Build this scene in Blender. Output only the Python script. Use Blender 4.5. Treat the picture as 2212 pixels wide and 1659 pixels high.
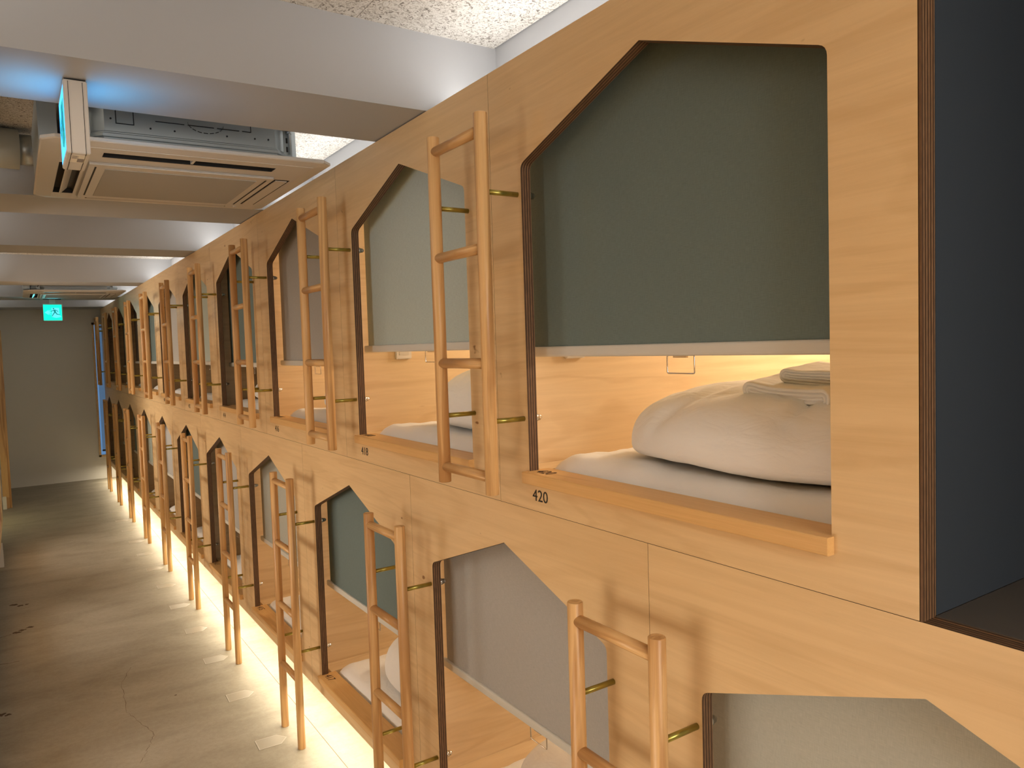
import bpy, bmesh, math, random
from mathutils import Vector, Matrix, noise
random.seed(4)
D = bpy.data
scene = bpy.context.scene
for o in list(D.objects): D.objects.remove(o)
C = scene.collection
PI = math.pi

# ------------------------------------------------------------------ camera, world, exposure
cam_d = D.cameras.new('camera')
cam_d.sensor_fit = 'HORIZONTAL'; cam_d.sensor_width = 36.0
cam_d.lens = 1621.5249 / 2212.0 * 36.0
cam_d.clip_start = 0.02
cam = D.objects.new('camera', cam_d); C.objects.link(cam)
Rv = Vector((0.83308916, -0.55224222, -0.03147985)); Uv = Vector((0.05461911, 0.02549601, 0.9981817)); Fv = Vector((0.55043547, 0.83329376, -0.05140342))
M = Matrix.Identity(4)
for i in range(3):
    M[i][0] = Rv[i]; M[i][1] = Uv[i]; M[i][2] = -Fv[i]
M[0][3], M[1][3], M[2][3] = -1.0492341, -1.52182264, 1.72
cam.matrix_world = M
scene.camera = cam
w = D.worlds.new('world'); scene.world = w; w.use_nodes = True
w.node_tree.nodes['Background'].inputs[0].default_value = (0.9, 0.95, 1.0, 1)
w.node_tree.nodes['Background'].inputs[1].default_value = 0.25
scene.view_settings.view_transform = 'Standard'
scene.view_settings.look = 'None'
scene.view_settings.gamma = 1.0
scene.view_settings.use_curve_mapping = False
scene.view_settings.exposure = 0.16

WARM = (1.0, 0.70, 0.42); COVE = (1.0, 0.96, 0.91)
def area(name, loc, sx, sy, power, color, direction):
    l = D.lights.new(name, 'AREA'); l.shape = 'RECTANGLE'; l.size = sx; l.size_y = sy
    l.energy = power; l.color = color
    o = D.objects.new(name, l); C.objects.link(o); o.location = loc
    o.rotation_euler = Vector(direction).to_track_quat('-Z', 'Y').to_euler()
    return o
BEAMS = [(-2.35, -1.95), (0.487, 0.863), (2.228, 2.688), (3.871, 4.255), (6.322, 6.713), (8.2, 8.72), (10.08, 10.66)]
GAPS = [(-3.2, -2.35)] + [(BEAMS[i][1], BEAMS[i+1][0]) for i in range(len(BEAMS)-1)]
# LED strips lying on top of the capsules behind the facade, shining up
for a, b in GAPS:
    L = b - a - 0.06
    o = area('cove_light', (0.12, (a+b)/2, 2.413), L, 0.02, 1.9*L, COVE, (0, 0, 1))
    o.rotation_euler = (PI, 0, PI/2)
    o = area('cove_light_left', (-1.38, (a+b)/2, 2.43), L, 0.02, 2.2*L, COVE, (0, 0, 1))
    o.rotation_euler = (PI, 0, PI/2)
# LED strip under the capsule row, shining down on the floor
o = area('plinth_light', (0.05, 4.4, 0.200), 12.2, 0.02, 52.0, (1.0, 0.87, 0.64), (0, 0, -1)); o.rotation_euler = (0, 0, PI/2)
# lit sleeping capsules across the aisle; farther ones added to brighten the far facade
OPP = [(-0.40, 0.85), (0.15, 1.95), (1.80, 0.85), (2.35, 1.95), (4.00, 0.85), (4.55, 1.95), (6.20, 0.85), (6.20, 1.95)]
for yy, zz in OPP:
    area('opposite_capsule_fill_light', (-1.9, yy, zz), 0.9, 0.65, 10.0 if yy < 0.5 else 13.0, (1, 0.92, 0.80), (1, 0, 0))
# light given off by the two faces of the nearer exit sign
area('sign_face_light', (-0.922, 0.71, 2.31), 0.12, 0.12, 0.42, (0.10, 0.55, 1.0), (-1, 0, 0.45))
area('sign_face_light', (-0.854, 0.71, 2.31), 0.12, 0.12, 0.42, (0.10, 0.55, 1.0), (1, 0, 0.45))
area('sign_face_light', (-0.655, 8.49, 2.26), 0.12, 0.12, 0.8, (0.10, 0.75, 0.85), (0, -1, 0.1))
# lamp in the side passage near the far end
area('side_passage_light', (-1.75, 8.1, 0.55), 0.12, 0.12, 2.2, (1, 0.86, 0.42), (0.8, 0.0, -0.6))
# fill light added behind the camera to brighten facade and bedding
area('rear_fill_light', (-0.6, -2.9, 1.9), 1.1, 1.0, 26.0, (1, 0.94, 0.86), (0.15, 1, -0.35))
def capsule_lamp(yL, zb, p):
    area('capsule_lamp_light', (1.55, yL-0.30, zb+0.80), 0.35, 0.10, p, (1.0, 0.82, 0.60), (-0.75, 0.45, -0.35))

# ------------------------------------------------------------------ materials
def nm(name):
    m = D.materials.new(name); m.use_nodes = True
    nt = m.node_tree; b = nt.nodes['Principled BSDF']
    return m, nt, b
def simple(name, col, rough=0.5, metal=0.0, spec=0.5, bump=None):
    m, nt, b = nm(name)
    b.inputs['Base Color'].default_value = (*col, 1); b.inputs['Roughness'].default_value = rough
    b.inputs['Metallic'].default_value = metal; b.inputs['Specular IOR Level'].default_value = spec
    if bump:
        tc = nt.nodes.new('ShaderNodeTexCoord'); n = nt.nodes.new('ShaderNodeTexNoise'); n.inputs['Scale'].default_value = bump[0]; n.inputs['Detail'].default_value = 4
        bp = nt.nodes.new('ShaderNodeBump'); bp.inputs['Strength'].default_value = bump[1]; bp.inputs['Distance'].default_value = 0.002
        nt.links.new(tc.outputs['Object'], n.inputs['Vector']); nt.links.new(n.outputs['Fac'], bp.inputs['Height']); nt.links.new(bp.outputs['Normal'], b.inputs['Normal'])
    return m
def emit(name, col, s):
    m, nt, b = nm(name)
    b.inputs['Base Color'].default_value = (col[0]*.3, col[1]*.3, col[2]*.3, 1)
    b.inputs['Emission Color'].default_value = (*col, 1); b.inputs['Emission Strength'].default_value = s
    return m
def vec(nt, scale, rnd=13.0, coord='Object', loc=(0,0,0)):
    tc = nt.nodes.new('ShaderNodeTexCoord'); oi = nt.nodes.new('ShaderNodeObjectInfo')
    mu = nt.nodes.new('ShaderNodeMath'); mu.operation = 'MULTIPLY'; mu.inputs[1].default_value = rnd
    nt.links.new(oi.outputs['Random'], mu.inputs[0])
    ad = nt.nodes.new('ShaderNodeVectorMath'); ad.operation = 'ADD'
    nt.links.new(tc.outputs[coord], ad.inputs[0]); nt.links.new(mu.outputs[0], ad.inputs[1])
    mp = nt.nodes.new('ShaderNodeMapping'); mp.inputs['Scale'].default_value = scale; mp.inputs['Location'].default_value = loc
    nt.links.new(ad.outputs[0], mp.inputs['Vector'])
    return mp.outputs['Vector']
def noise_n(nt, v, scale, detail=5, rough=0.55, dist=0.0):
    n = nt.nodes.new('ShaderNodeTexNoise'); n.inputs['Scale'].default_value = scale; n.inputs['Detail'].default_value = detail
    n.inputs['Roughness'].default_value = rough; n.inputs['Distortion'].default_value = dist
    nt.links.new(v, n.inputs['Vector']); return n.outputs['Fac']
def ramp(nt, f, stops):
    r = nt.nodes.new('ShaderNodeValToRGB'); els = r.color_ramp.elements
    while len(els) < len(stops): els.new(0.5)
    for e, (p, c) in zip(els, stops): e.position = p; e.color = (*c, 1) if len(c) == 3 else c
    nt.links.new(f, r.inputs['Fac']); return r.outputs['Color']
def mixc(nt, f, a, b, mode='MIX'):
    m = nt.nodes.new('ShaderNodeMix'); m.data_type = 'RGBA'; m.blend_type = mode
    if isinstance(f, float): m.inputs[0].default_value = f
    else: nt.links.new(f, m.inputs[0])
    for s, x in ((6, a), (7, b)):
        if isinstance(x, tuple): m.inputs[s].default_value = (*x, 1)
        else: nt.links.new(x, m.inputs[s])
    return m.outputs[2]
def wood(name, light, mid, dark, grain=(1.5, 0.35, 3.0), ring=0.5, rough=0.42, knots=True, wscale=2.0, dist=3.0):
    """cut wood: broad flame figure, fine streaks, small dark flecks"""
    m, nt, b = nm(name)
    v = vec(nt, grain)
    big = noise_n(nt, v, 1.6, 3, 0.5, 1.1)
    wv = nt.nodes.new('ShaderNodeMath'); wv.operation = 'MULTIPLY'; wv.inputs[1].default_value = 22.0 * wscale
    nt.links.new(big, wv.inputs[0])
    sn = nt.nodes.new('ShaderNodeMath'); sn.operation = 'SINE'; nt.links.new(wv.outputs[0], sn.inputs[0])
    mr = nt.nodes.new('ShaderNodeMapRange'); mr.inputs[1].default_value = -1; mr.inputs[2].default_value = 1
    nt.links.new(sn.outputs[0], mr.inputs[0])
    v2 = vec(nt, tuple(g*(3 if g > 1 else 1) for g in grain), 29.0)
    fine = noise_n(nt, v2, 9.0, 6, 0.65, 0.3)
    base = ramp(nt, fine, [(0.30, mid), (0.62, light)])
    base = mixc(nt, big, base, mid)
    base = mixc(nt, 0.22, base, ramp(nt, noise_n(nt, v2, 3.1, 7, 0.7, 1.8), [(0.40, tuple(x*0.80 for x in mid)), (0.60, light)]))
    fig = ramp(nt, mr.outputs[0], [(0.0, dark), (0.35, (1, 1, 1)), (1.0, (1, 1, 1))])
    fm = mixc(nt, ring, (1.0, 1.0, 1.0), fig)
    col = mixc(nt, 1.0, base, fm, 'MULTIPLY')
    if knots:
        v3 = vec(nt, (grain[0], grain[1]*4, grain[2]), 51.0)
        k = noise_n(nt, v3, 10.0, 2, 0.4)
        kr = ramp(nt, k, [(0.76, (1, 1, 1)), (0.785, (0.42, 0.29, 0.19))])
        col = mixc(nt, 1.0, col, kr, 'MULTIPLY')
    nt.links.new(col, b.inputs['Base Color'])
    b.inputs['Roughness'].default_value = rough; b.inputs['Specular IOR Level'].default_value = 0.35
    bp = nt.nodes.new('ShaderNodeBump'); bp.inputs['Strength'].default_value = 0.12; bp.inputs['Distance'].default_value = 0.001
    nt.links.new(fine, bp.inputs['Height']); nt.links.new(bp.outputs['Normal'], b.inputs['Normal'])
    return m
PLY = wood('birch_plywood', (0.82, 0.595, 0.33), (0.74, 0.51, 0.26), (0.86, 0.81, 0.74), (1.2, 0.30, 2.4), 0.38)
INNER = wood('inner_plywood', (0.84, 0.665, 0.43), (0.78, 0.585, 0.35), (0.80, 0.72, 0.62), (0.35, 1.4, 2.4), 0.35)
CEDAR = wood('cedar_pole', (0.80, 0.525, 0.25), (0.70, 0.41, 0.165), (0.52, 0.36, 0.24), (16, 16, 0.8), 0.60, 0.34, False, 0.35)
SILLW = wood('oiled_sill_wood', (0.80, 0.51, 0.22), (0.71, 0.41, 0.15), (0.66, 0.50, 0.36), (5, 0.6, 9), 0.55, 0.38, False, 0.6)
def ply_edge(name='plywood_edge', tint=1.0):
    m, nt, b = nm(name)
    tc = nt.nodes.new('ShaderNodeTexCoord'); sp = nt.nodes.new('ShaderNodeSeparateXYZ'); nt.links.new(tc.outputs['Object'], sp.inputs[0])
    mu = nt.nodes.new('ShaderNodeMath'); mu.operation = 'MULTIPLY'; mu.inputs[1].default_value = 1/0.0072; nt.links.new(sp.outputs['X'], mu.inputs[0])
    fr = nt.nodes.new('ShaderNodeMath'); fr.operation = 'FRACT'; nt.links.new(mu.outputs[0], fr.inputs[0])
    lam = ramp(nt, fr.outputs[0], [(0.0, (0.15*tint, 0.075*tint, 0.032*tint)), (0.38, (0.12*tint, 0.055*tint, 0.022*tint)), (0.46, (0.02, 0.009, 0.005)), (0.60, (0.025, 0.012, 0.006)), (0.68, (0.26*tint, 0.145*tint, 0.07*tint))])
    n = noise_n(nt, vec(nt, (40, 8, 8)), 6, 4)
    col = mixc(nt, 0.5, lam, ramp(nt, n, [(0.35, (0.4, 0.4, 0.4)), (0.65, (1, 1, 1))]), 'MULTIPLY')
    nt.links.new(col, b.inputs['Base Color']); b.inputs['Roughness'].default_value = 0.6
    return m
EDGE = ply_edge()
WHITE = simple('white_painted_plaster', (0.43, 0.44, 0.46), 0.75, spec=0.25, bump=(30, 0.08))
GREYWALL = simple('pale_grey_wall_paint', (0.70, 0.68, 0.635), 0.85, spec=0.2, bump=(25, 0.15))
PLASTIC = simple('white_plastic', (0.80, 0.76, 0.70), 0.35)
ACP = simple('air_conditioner_plastic', (0.62, 0.585, 0.54), 0.38)
MESHG = simple('grey_intake_mesh', (0.40, 0.385, 0.36), 0.8)
DARK = simple('dark_void', (0.012, 0.011, 0.010), 0.7)
STEEL = simple('galvanised_steel', (0.42, 0.46, 0.47), 0.38, 0.75)
CHROME = simple('chrome', (0.75, 0.74, 0.72), 0.15, 1.0)
BRASS = simple('brass_rod', (0.40, 0.34, 0.085), 0.30, 0.85)
BAR = simple('blind_bottom_bar', (0.68, 0.665, 0.61), 0.45)
INK = simple('black_ink', (0.015, 0.013, 0.012), 0.6)
BURN = simple('burnt_mark', (0.07, 0.03, 0.012), 0.7)
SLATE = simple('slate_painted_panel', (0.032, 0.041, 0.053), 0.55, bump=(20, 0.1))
BROWNF = simple('dark_brown_laminate', (0.10, 0.085, 0.070), 0.5)
RUBBER = simple('black_gasket', (0.02, 0.02, 0.02), 0.6)
DUCTM = simple('grey_duct_wrap', (0.50, 0.50, 0.44), 0.7, bump=(18, 0.2))
def fabric(name, col):
    m, nt, b = nm(name)
    tc = nt.nodes.new('ShaderNodeTexCoord')
    outs = []
    for sc in ((60, 60, 1100), (60, 1100, 60)):
        mp = nt.nodes.new('ShaderNodeMapping'); mp.inputs['Scale'].default_value = sc; nt.links.new(tc.outputs['Object'], mp.inputs['Vector'])
        outs.append(noise_n(nt, mp.outputs['Vector'], 1.0, 2, 0.5))
    ad = nt.nodes.new('ShaderNodeMath'); ad.operation = 'ADD'; nt.links.new(outs[0], ad.inputs[0]); nt.links.new(outs[1], ad.inputs[1])
    h = nt.nodes.new('ShaderNodeMath'); h.operation = 'MULTIPLY'; h.inputs[1].default_value = 0.5; nt.links.new(ad.outputs[0], h.inputs[0])
    c = ramp(nt, h.outputs[0], [(0.36, tuple(x*0.90 for x in col)), (0.64, tuple(min(1, x*1.09) for x in col))])
    nt.links.new(c, b.inputs['Base Color']); b.inputs['Roughness'].default_value = 0.85; b.inputs['Specular IOR Level'].default_value = 0.15
    return m
SH = {'spruce': fabric('spruce_green_fabric', (0.165, 0.215, 0.210)),
      'sage': fabric('pale_sage_fabric', (0.50, 0.57, 0.53)),
      'taupe': fabric('taupe_grey_fabric', (0.45, 0.44, 0.42)),
      'greige': fabric('pale_greige_fabric', (0.47, 0.475, 0.42)),
      'brown': fabric('dark_brown_fabric', (0.12, 0.095, 0.075)),
      'ivory': fabric('ivory_grey_fabric', (0.50, 0.49, 0.45))}
def linen(name, col, cr=0.0):
    m, nt, b = nm(name)
    b.inputs['Base Color'].default_value = (*col, 1); b.inputs['Roughness'].default_value = 0.9
    b.inputs['Specular IOR Level'].default_value = 0.1
    b.inputs['Sheen Weight'].default_value = 0.15
    f = noise_n(nt, vec(nt, (1, 1, 1)), 260, 2); g = noise_n(nt, vec(nt, (9, 4, 9)), 2.2, 3, 0.5, 0.8)
    bp = nt.nodes.new('ShaderNodeBump'); bp.inputs['Strength'].default_value = 0.10; bp.inputs['Distance'].default_value = 0.002
    nt.links.new(f, bp.inputs['Height'])
    b2 = nt.nodes.new('ShaderNodeBump'); b2.inputs['Strength'].default_value = 0.25; b2.inputs['Distance'].default_value = 0.02
    nt.links.new(g, b2.inputs['Height']); nt.links.new(bp.outputs['Normal'], b2.inputs['Normal']); nt.links.new(b2.outputs['Normal'], b.inputs['Normal'])
    return m
COTTON = linen('white_cotton', (0.90, 0.89, 0.87)); DUV = linen('duvet_cotton', (0.86, 0.84, 0.81)); TOWEL = linen('towel_terry', (0.82, 0.79, 0.74))
# ceiling boards: wood-wool
m, nt, b = nm('wood_wool_board')
f1 = noise_n(nt, vec(nt, (1, 1, 1)), 95, 3, 0.6, 1.5); f2 = noise_n(nt, vec(nt, (1, 1, 1)), 7, 3)
c = ramp(nt, f1, [(0.34, (0.16, 0.14, 0.12)), (0.44, (0.60, 0.57, 0.52)), (0.55, (0.78, 0.76, 0.72))])
nt.links.new(mixc(nt, 0.15, c, ramp(nt, f2, [(0.3, (0.8, 0.78, 0.74)), (0.7, (1, 1, 1))]), 'MULTIPLY'), b.inputs['Base Color'])
b.inputs['Roughness'].default_value = 0.95
bp = nt.nodes.new('ShaderNodeBump'); bp.inputs['Strength'].default_value = 0.6; bp.inputs['Distance'].default_value = 0.004
nt.links.new(f1, bp.inputs['Height']); nt.links.new(bp.outputs['Normal'], b.inputs['Normal'])
WOOL = m
# floor
m, nt, b = nm('troweled_mortar_floor')
v = vec(nt, (1, 1, 1), 0.0); vs = vec(nt, (1.0, 2.2, 1), 0.0)
a1 = noise_n(nt, vs, 2.2, 6, 0.6, 0.6); a2 = noise_n(nt, v, 38, 5, 0.7); a3 = noise_n(nt, v, 160, 2)
c = ramp(nt, a1, [(0.30, (0.32, 0.285, 0.22)), (0.50, (0.385, 0.35, 0.28)), (0.70, (0.44, 0.405, 0.33))])
c = mixc(nt, 0.35, c, ramp(nt, a2, [(0.35, (0.72, 0.68, 0.62)), (0.6, (1, 1, 1))]), 'MULTIPLY')
c = mixc(nt, 0.25, c, ramp(nt, a3, [(0.30, (0.6, 0.56, 0.5)), (0.42, (1, 1, 1))]), 'MULTIPLY')
nt.links.new(c, b.inputs['Base Color']); b.inputs['Roughness'].default_value = 0.55; b.inputs['Specular IOR Level'].default_value = 0.35
bp = nt.nodes.new('ShaderNodeBump'); bp.inputs['Strength'].default_value = 0.15; bp.inputs['Distance'].default_value = 0.003
nt.links.new(a2, bp.inputs['Height']); nt.links.new(bp.outputs['Normal'], b.inputs['Normal'])
FLOOR = m
CRACK = simple('crack_dark', (0.16, 0.12, 0.08), 0.9); STAIN = simple('dark_scuff', (0.10, 0.065, 0.04), 0.8)  # dark brown line colour of the floor joint and cracks
DECAL = simple('clear_sticker_film', (0.42, 0.385, 0.315), 0.3); DECALR = simple('sticker_rim', (0.54, 0.50, 0.43), 0.35)

# ------------------------------------------------------------------ mesh helpers
def link(name, me, mats, parent=None, loc=None, smooth=False):
    o = D.objects.new(name, me); C.objects.link(o)
    for mt in (mats if isinstance(mats, (list, tuple)) else [mats]): me.materials.append(mt)
    if parent: o.parent = parent
    if loc: o.location = loc
    if smooth:
        for p in me.polygons: p.use_smooth = True
    return o
def obj(name, bm, mats, parent=None, loc=None, smooth=False):
    bmesh.ops.recalc_face_normals(bm, faces=bm.faces)
    me = D.meshes.new(name); bm.to_mesh(me); bm.free()
    return link(name, me, mats, parent, loc, smooth)
def box(bm, x0, x1, y0, y1, z0, z1, mi=0):
    vs = [bm.verts.new(p) for p in ((x0,y0,z0),(x1,y0,z0),(x1,y1,z0),(x0,y1,z0),(x0,y0,z1),(x1,y0,z1),(x1,y1,z1),(x0,y1,z1))]
    fs = []
    for f in ((0,3,2,1),(4,5,6,7),(0,1,5,4),(1,2,6,5),(2,3,7,6),(3,0,4,7)):
        fc = bm.faces.new([vs[i] for i in f]); fc.material_index = mi; fs.append(fc)
    return fs
def B(name, x0, x1, y0, y1, z0, z1, mat, parent=None, bevel=0.0, seg=2):
    bm = bmesh.new(); box(bm, x0, x1, y0, y1, z0, z1)
    if bevel: bmesh.ops.bevel(bm, geom=bm.edges[:], offset=bevel, segments=seg, affect='EDGES', clamp_overlap=True)
    return obj(name, bm, mat, parent)
def tube(bm, pts, r, n=12, cap=True, closed=False, mi=0, taper=None):
    pts = [Vector(p) for p in pts]; rings = []
    N = len(pts)
    for i, p in enumerate(pts):
        if closed: t = pts[(i+1) % N] - pts[i-1]
        elif i == 0: t = pts[1]-pts[0]
        elif i == N-1: t = pts[-1]-pts[-2]
        else: t = (pts[i+1]-pts[i]).normalized() + (pts[i]-pts[i-1]).normalized()
        t.normalize()
        up = Vector((0, 0, 1)) if abs(t.z) < 0.9 else Vector((1, 0, 0))
        a = t.cross(up).normalized(); c = t.cross(a).normalized()
        rr = r if taper is None else taper[i]
        rings.append([bm.verts.new(p + a*math.cos(2*PI*k/n)*rr + c*math.sin(2*PI*k/n)*rr) for k in range(n)])
    for i in range(N if closed else N-1):
        A, Bq = rings[i], rings[(i+1) % N]
        for k in range(n):
            f = bm.faces.new((A[k], A[(k+1) % n], Bq[(k+1) % n], Bq[k])); f.material_index = mi; f.smooth = True
    if cap and not closed:
        bm.faces.new(rings[0]).material_index = mi; bm.faces.new(rings[-1]).material_index = mi
def prism(bm, pts, axis, a, b, mi=0):
    """extrude a 2D polygon along axis ('X','Y','Z') from a to b"""
    def mk(p, t):
        return {'X': (t, p[0], p[1]), 'Y': (p[0], t, p[1]), 'Z': (p[0], p[1], t)}[axis]
    A = [bm.verts.new(mk(p, a)) for p in pts]; Bv = [bm.verts.new(mk(p, b)) for p in pts]
    n = len(pts); fs = [bm.faces.new(A), bm.faces.new(Bv)]
    for i in range(n): fs.append(bm.faces.new((A[i], A[(i+1) % n], Bv[(i+1) % n], Bv[i])))
    for f in fs: f.material_index = mi
    return fs
def rounded(poly, rad, seg=4):
    out = []; n = len(poly)
    for i in range(n):
        p = Vector(poly[i]); r = rad[i] if isinstance(rad, (list, tuple)) else rad
        if r <= 0: out.append(tuple(p)); continue
        a = (Vector(poly[i-1])-p).normalized(); b_ = (Vector(poly[(i+1) % n])-p).normalized()
        ang = a.angle(b_); d = r/math.tan(ang/2)
        p0 = p + a*d; p1 = p + b_*d
        for k in range(seg+1):
            t = k/seg
            out.append(tuple((1-t)**2*p0 + 2*t*(1-t)*p + t*t*p1))
    return out
def tag(o, label, cat, group=None):
    o['label'] = label; o['category'] = cat
    if group: o['group'] = group
    return o
def thing(name, label, cat, loc=(0, 0, 0), rz=0.0, group=None):
    o = D.objects.new(name, None); C.objects.link(o); o.empty_display_size = 0.05
    o.location = loc; o.rotation_euler = (0, 0, rz); tag(o, label, cat, group); return o
def struct(o): o['kind'] = 'structure'; return o
def copy_tree(o, parent=None):
    c = o.copy(); C.objects.link(c)
    if parent: c.parent = parent
    for ch in list(o.children): copy_tree(ch, c)
    return c
def text_mesh(name, s, size, mat, parent, origin, xdir, ydir, xs=0.82, extrude=0.0003, align='LEFT'):
    cu = D.curves.new(name, 'FONT'); cu.body = s; cu.size = size; cu.extrude = extrude; cu.align_x = align; cu.resolution_u = 3
    t = D.objects.new(name+'_tmp', cu); C.objects.link(t)
    bpy.context.view_layer.update()
    me = D.meshes.new_from_object(t.evaluated_get(bpy.context.evaluated_depsgraph_get()))
    D.objects.remove(t)
    X = Vector(xdir); Y = Vector(ydir); Z = X.cross(Y)
    for v_ in me.vertices:
        c_ = v_.co.copy(); v_.co = Vector(origin) + X*c_.x*xs + Y*c_.y + Z*c_.z
    me.materials.clear(); o = link(name, me, mat, parent); return o

# ------------------------------------------------------------------ room shell
XB = 0.255; CZ = 2.645; XL = -1.225; YE = 10.66; YS = -3.2
f = B('floor', -2.8, 2.3, YS, YE+0.1, -0.08, 0.0, FLOOR); struct(f)
# floor joint, cracks and scuffs lying in the floor
bm = bmesh.new(); box(bm, 0.004, 0.0065, YS+0.01, YE-0.01, 0.0001, 0.0006)
obj('floor_joint', bm, CRACK, f)
def ribbon(bm, pts, w0, z=0.0004, jit=0.006):
    pts2 = []
    for i in range(len(pts)-1):
        a = Vector((*pts[i], 0)); c_ = Vector((*pts[i+1], 0))
        for k in range(5):
            p = a.lerp(c_, k/5); pts2.append(p + Vector((random.uniform(-jit, jit), random.uniform(-jit, jit), 0)))
    pts2.append(Vector((*pts[-1], 0)))
    pr_ = None
    for i, p in enumerate(pts2):
        t = (pts2[min(i+1, len(pts2)-1)] - pts2[max(i-1, 0)]).normalized(); n_ = Vector((-t.y, t.x, 0))
        ww = w0*random.uniform(0.3, 1.0)
        a = bm.verts.new((p.x+n_.x*ww, p.y+n_.y*ww, z)); c_ = bm.verts.new((p.x-n_.x*ww, p.y-n_.y*ww, z))
        if pr_: bm.faces.new((pr_[0], a, c_, pr_[1]))
        pr_ = (a, c_)
bm = bmesh.new()
ribbon(bm, [(-0.60,3.09),(-0.67,2.9),(-0.68,2.7),(-0.69,2.51),(-0.66,2.39),(-0.61,2.22),(-0.63,2.14),(-0.65,2.08),(-0.67,2.02),(-0.70,1.96)], 0.0014)
obj('crack', bm, CRACK, f)
bm = bmesh.new()
for cx, cy, s_ in ((-1.15,4.80,.03),(-1.11,4.75,.025),(-1.07,4.755,.02),(-1.13,4.14,.03),(-1.10,4.17,.028),(-1.06,4.20,.028),(-1.20,2.86,.03),(-1.17,2.84,.02),(-0.46,2.56,.008)):
    n_ = 14; vs = []
    for k in range(n_):
        a = 2*PI*k/n_; r_ = s_*random.uniform(0.45, 1.0)
        vs.append(bm.verts.new((cx+r_*math.cos(a), cy+0.8*r_*math.sin(a), 0.0004)))
    bm.faces.new(vs)
ribbon(bm, [(-1.22,4.10),(-1.16,4.13)], 0.003); ribbon(bm, [(-1.22,3.60),(-1.12,3.585)], 0.003)
st = obj('scuff_mark', bm, STAIN, f); st['kind'] = 'stuff'

# ceiling made of separate wood-wool boards
ceil = B('ceiling', -2.8, 2.3, YS, YE+0.1, CZ+0.02, CZ+0.08, WHITE); struct(ceil)
for ix in range(4):
    for iy in range(15):
        x1 = XB - 0.005 - ix*0.455; x0 = x1 - 0.453; y0 = YS + 0.3 + iy*0.91 + (0.455 if ix % 2 else 0); y1 = min(y0 + 0.908, YE-0.002)
        if y1 - y0 < 0.1: continue
        B('ceiling_board', x0, x1, y0, y1, CZ, CZ+0.018, WOOL, ceil)
for a, b_ in BEAMS:
    bm = bmesh.new()
    prism(bm, [(-2.8, 2.404), (-1.3, 2.4075), (0.0, 2.4195), (XB+0.3, 2.4195), (XB+0.3, CZ+0.015), (-2.8, CZ+0.015)], 'Y', a, b_)
    o = obj('beam', bm, WHITE); struct(o); o.name = 'trim_%d' % (BEAMS.index((a, b_))+1)
struct(B('wall_cove', XB, XB+0.06, YS, YE, 2.40, CZ+0.02, WHITE))
endw = struct(B('wall_back', -2.8, 2.3, YE, YE+0.1, 0, CZ+0.02, GREYWALL))
struct(B('wall_front', -2.8, 2.3, YS-0.1, YS, 0, CZ+0.02, GREYWALL))
struct(B('wall_plinth', 0.42, 0.46, YS, YE, 0, 0.20, WHITE))
struct(B('wall_right', 2.18, 2.24, YS, YE, 0, CZ+0.02, INNER))
# window on the end wall with a blue dusk-lit roller blind
win = struct(B('window_1', -0.085, 0.42, YE-0.012, YE+0.02, 0.345, 2.195, emit('dusk_blue_glass', (0.10, 0.22, 0.42), 0.9)))
bm = bmesh.new()
for bb in ((-0.115,-0.090,0.315,2.225),(-0.115,0.45,0.315,0.345),(-0.115,0.45,2.195,2.225),(0.42,0.45,0.315,2.225)):
    box(bm, bb[0], bb[1], YE-0.06, YE-0.0005, bb[2], bb[3])
obj('window_frame', bm, PLY, win)
bl = B('window_blind', -0.070, 0.40, YE-0.050, YE-0.047, 0.42, 2.17, emit('backlit_blue_blind', (0.16, 0.30, 0.52), 0.35), win)
B('blind_bottom_bar', -0.072, 0.402, YE-0.055, YE-0.042, 0.395, 0.42, DARK, win, 0.003)
bm = bmesh.new(); tube(bm, [(-0.075, YE-0.05, 2.165), (0.40, YE-0.05, 2.165)], 0.022, 14); obj('blind_roller', bm, CHROME, win, smooth=False)

# ------------------------------------------------------------------ capsules
P = 1.1; W = 0.826; H0 = 0.0        # local origin: far corner of the opening at sill-top level
HC = 0.751; HA = 0.900              # eave and ridge above sill
T = 0.028
def house(y0=0.0, flat=False):
    poly = [(0, -0.003), (-W, -0.003), (-W, HC), (-W/2 - 0.007, HA), (0, HC)]
    return rounded(poly, [0.004, 0.004, 0.022, 0.006, 0.022])
def panel_mesh(y0, y1, z0, z1, hole, name='front_panel'):
    g = 0.0005
    bm = bmesh.new()
    outer = [(y0+g, z0+g), (y1-g, z0+g), (y1-g, z1-g), (y0+g, z1-g)]
    for x in (0.0, T):
        vo = [bm.verts.new((x, *p)) for p in outer]; vh = [bm.verts.new((x, *p)) for p in hole]
        es = [bm.edges.new((vo[i], vo[(i+1) % 4])) for i in range(4)] + [bm.edges.new((vh[i], vh[(i+1) % len(vh)])) for i in range(len(vh))]
        bmesh.ops.triangle_fill(bm, use_beauty=True, edges=es)
        if x == 0: fo, fh = vo, vh
    bmesh.ops.recalc_face_normals(bm, faces=bm.faces)
    for A, Bv in ((fo, vo), (fh, vh)):
        for i in range(len(A)):
            fc = bm.faces.new((A[i], A[(i+1) % len(A)], Bv[(i+1) % len(A)], Bv[i])); fc.material_index = 1
    bmesh.ops.recalc_face_normals(bm, faces=bm.faces)
    me = D.meshes.new(name); bm.to_mesh(me); bm.free(); me.materials.append(PLY); me.materials.append(EDGE); return me
ZU = 1.407; ZLs = 0.3015
UP_ME = panel_mesh(-W-0.137, 0.137, 1.311-ZU, 2.416-ZU, house())
LO_ME = panel_mesh(-W-0.137, 0.137, 0.212-ZLs, 1.311-ZLs, house())
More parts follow.
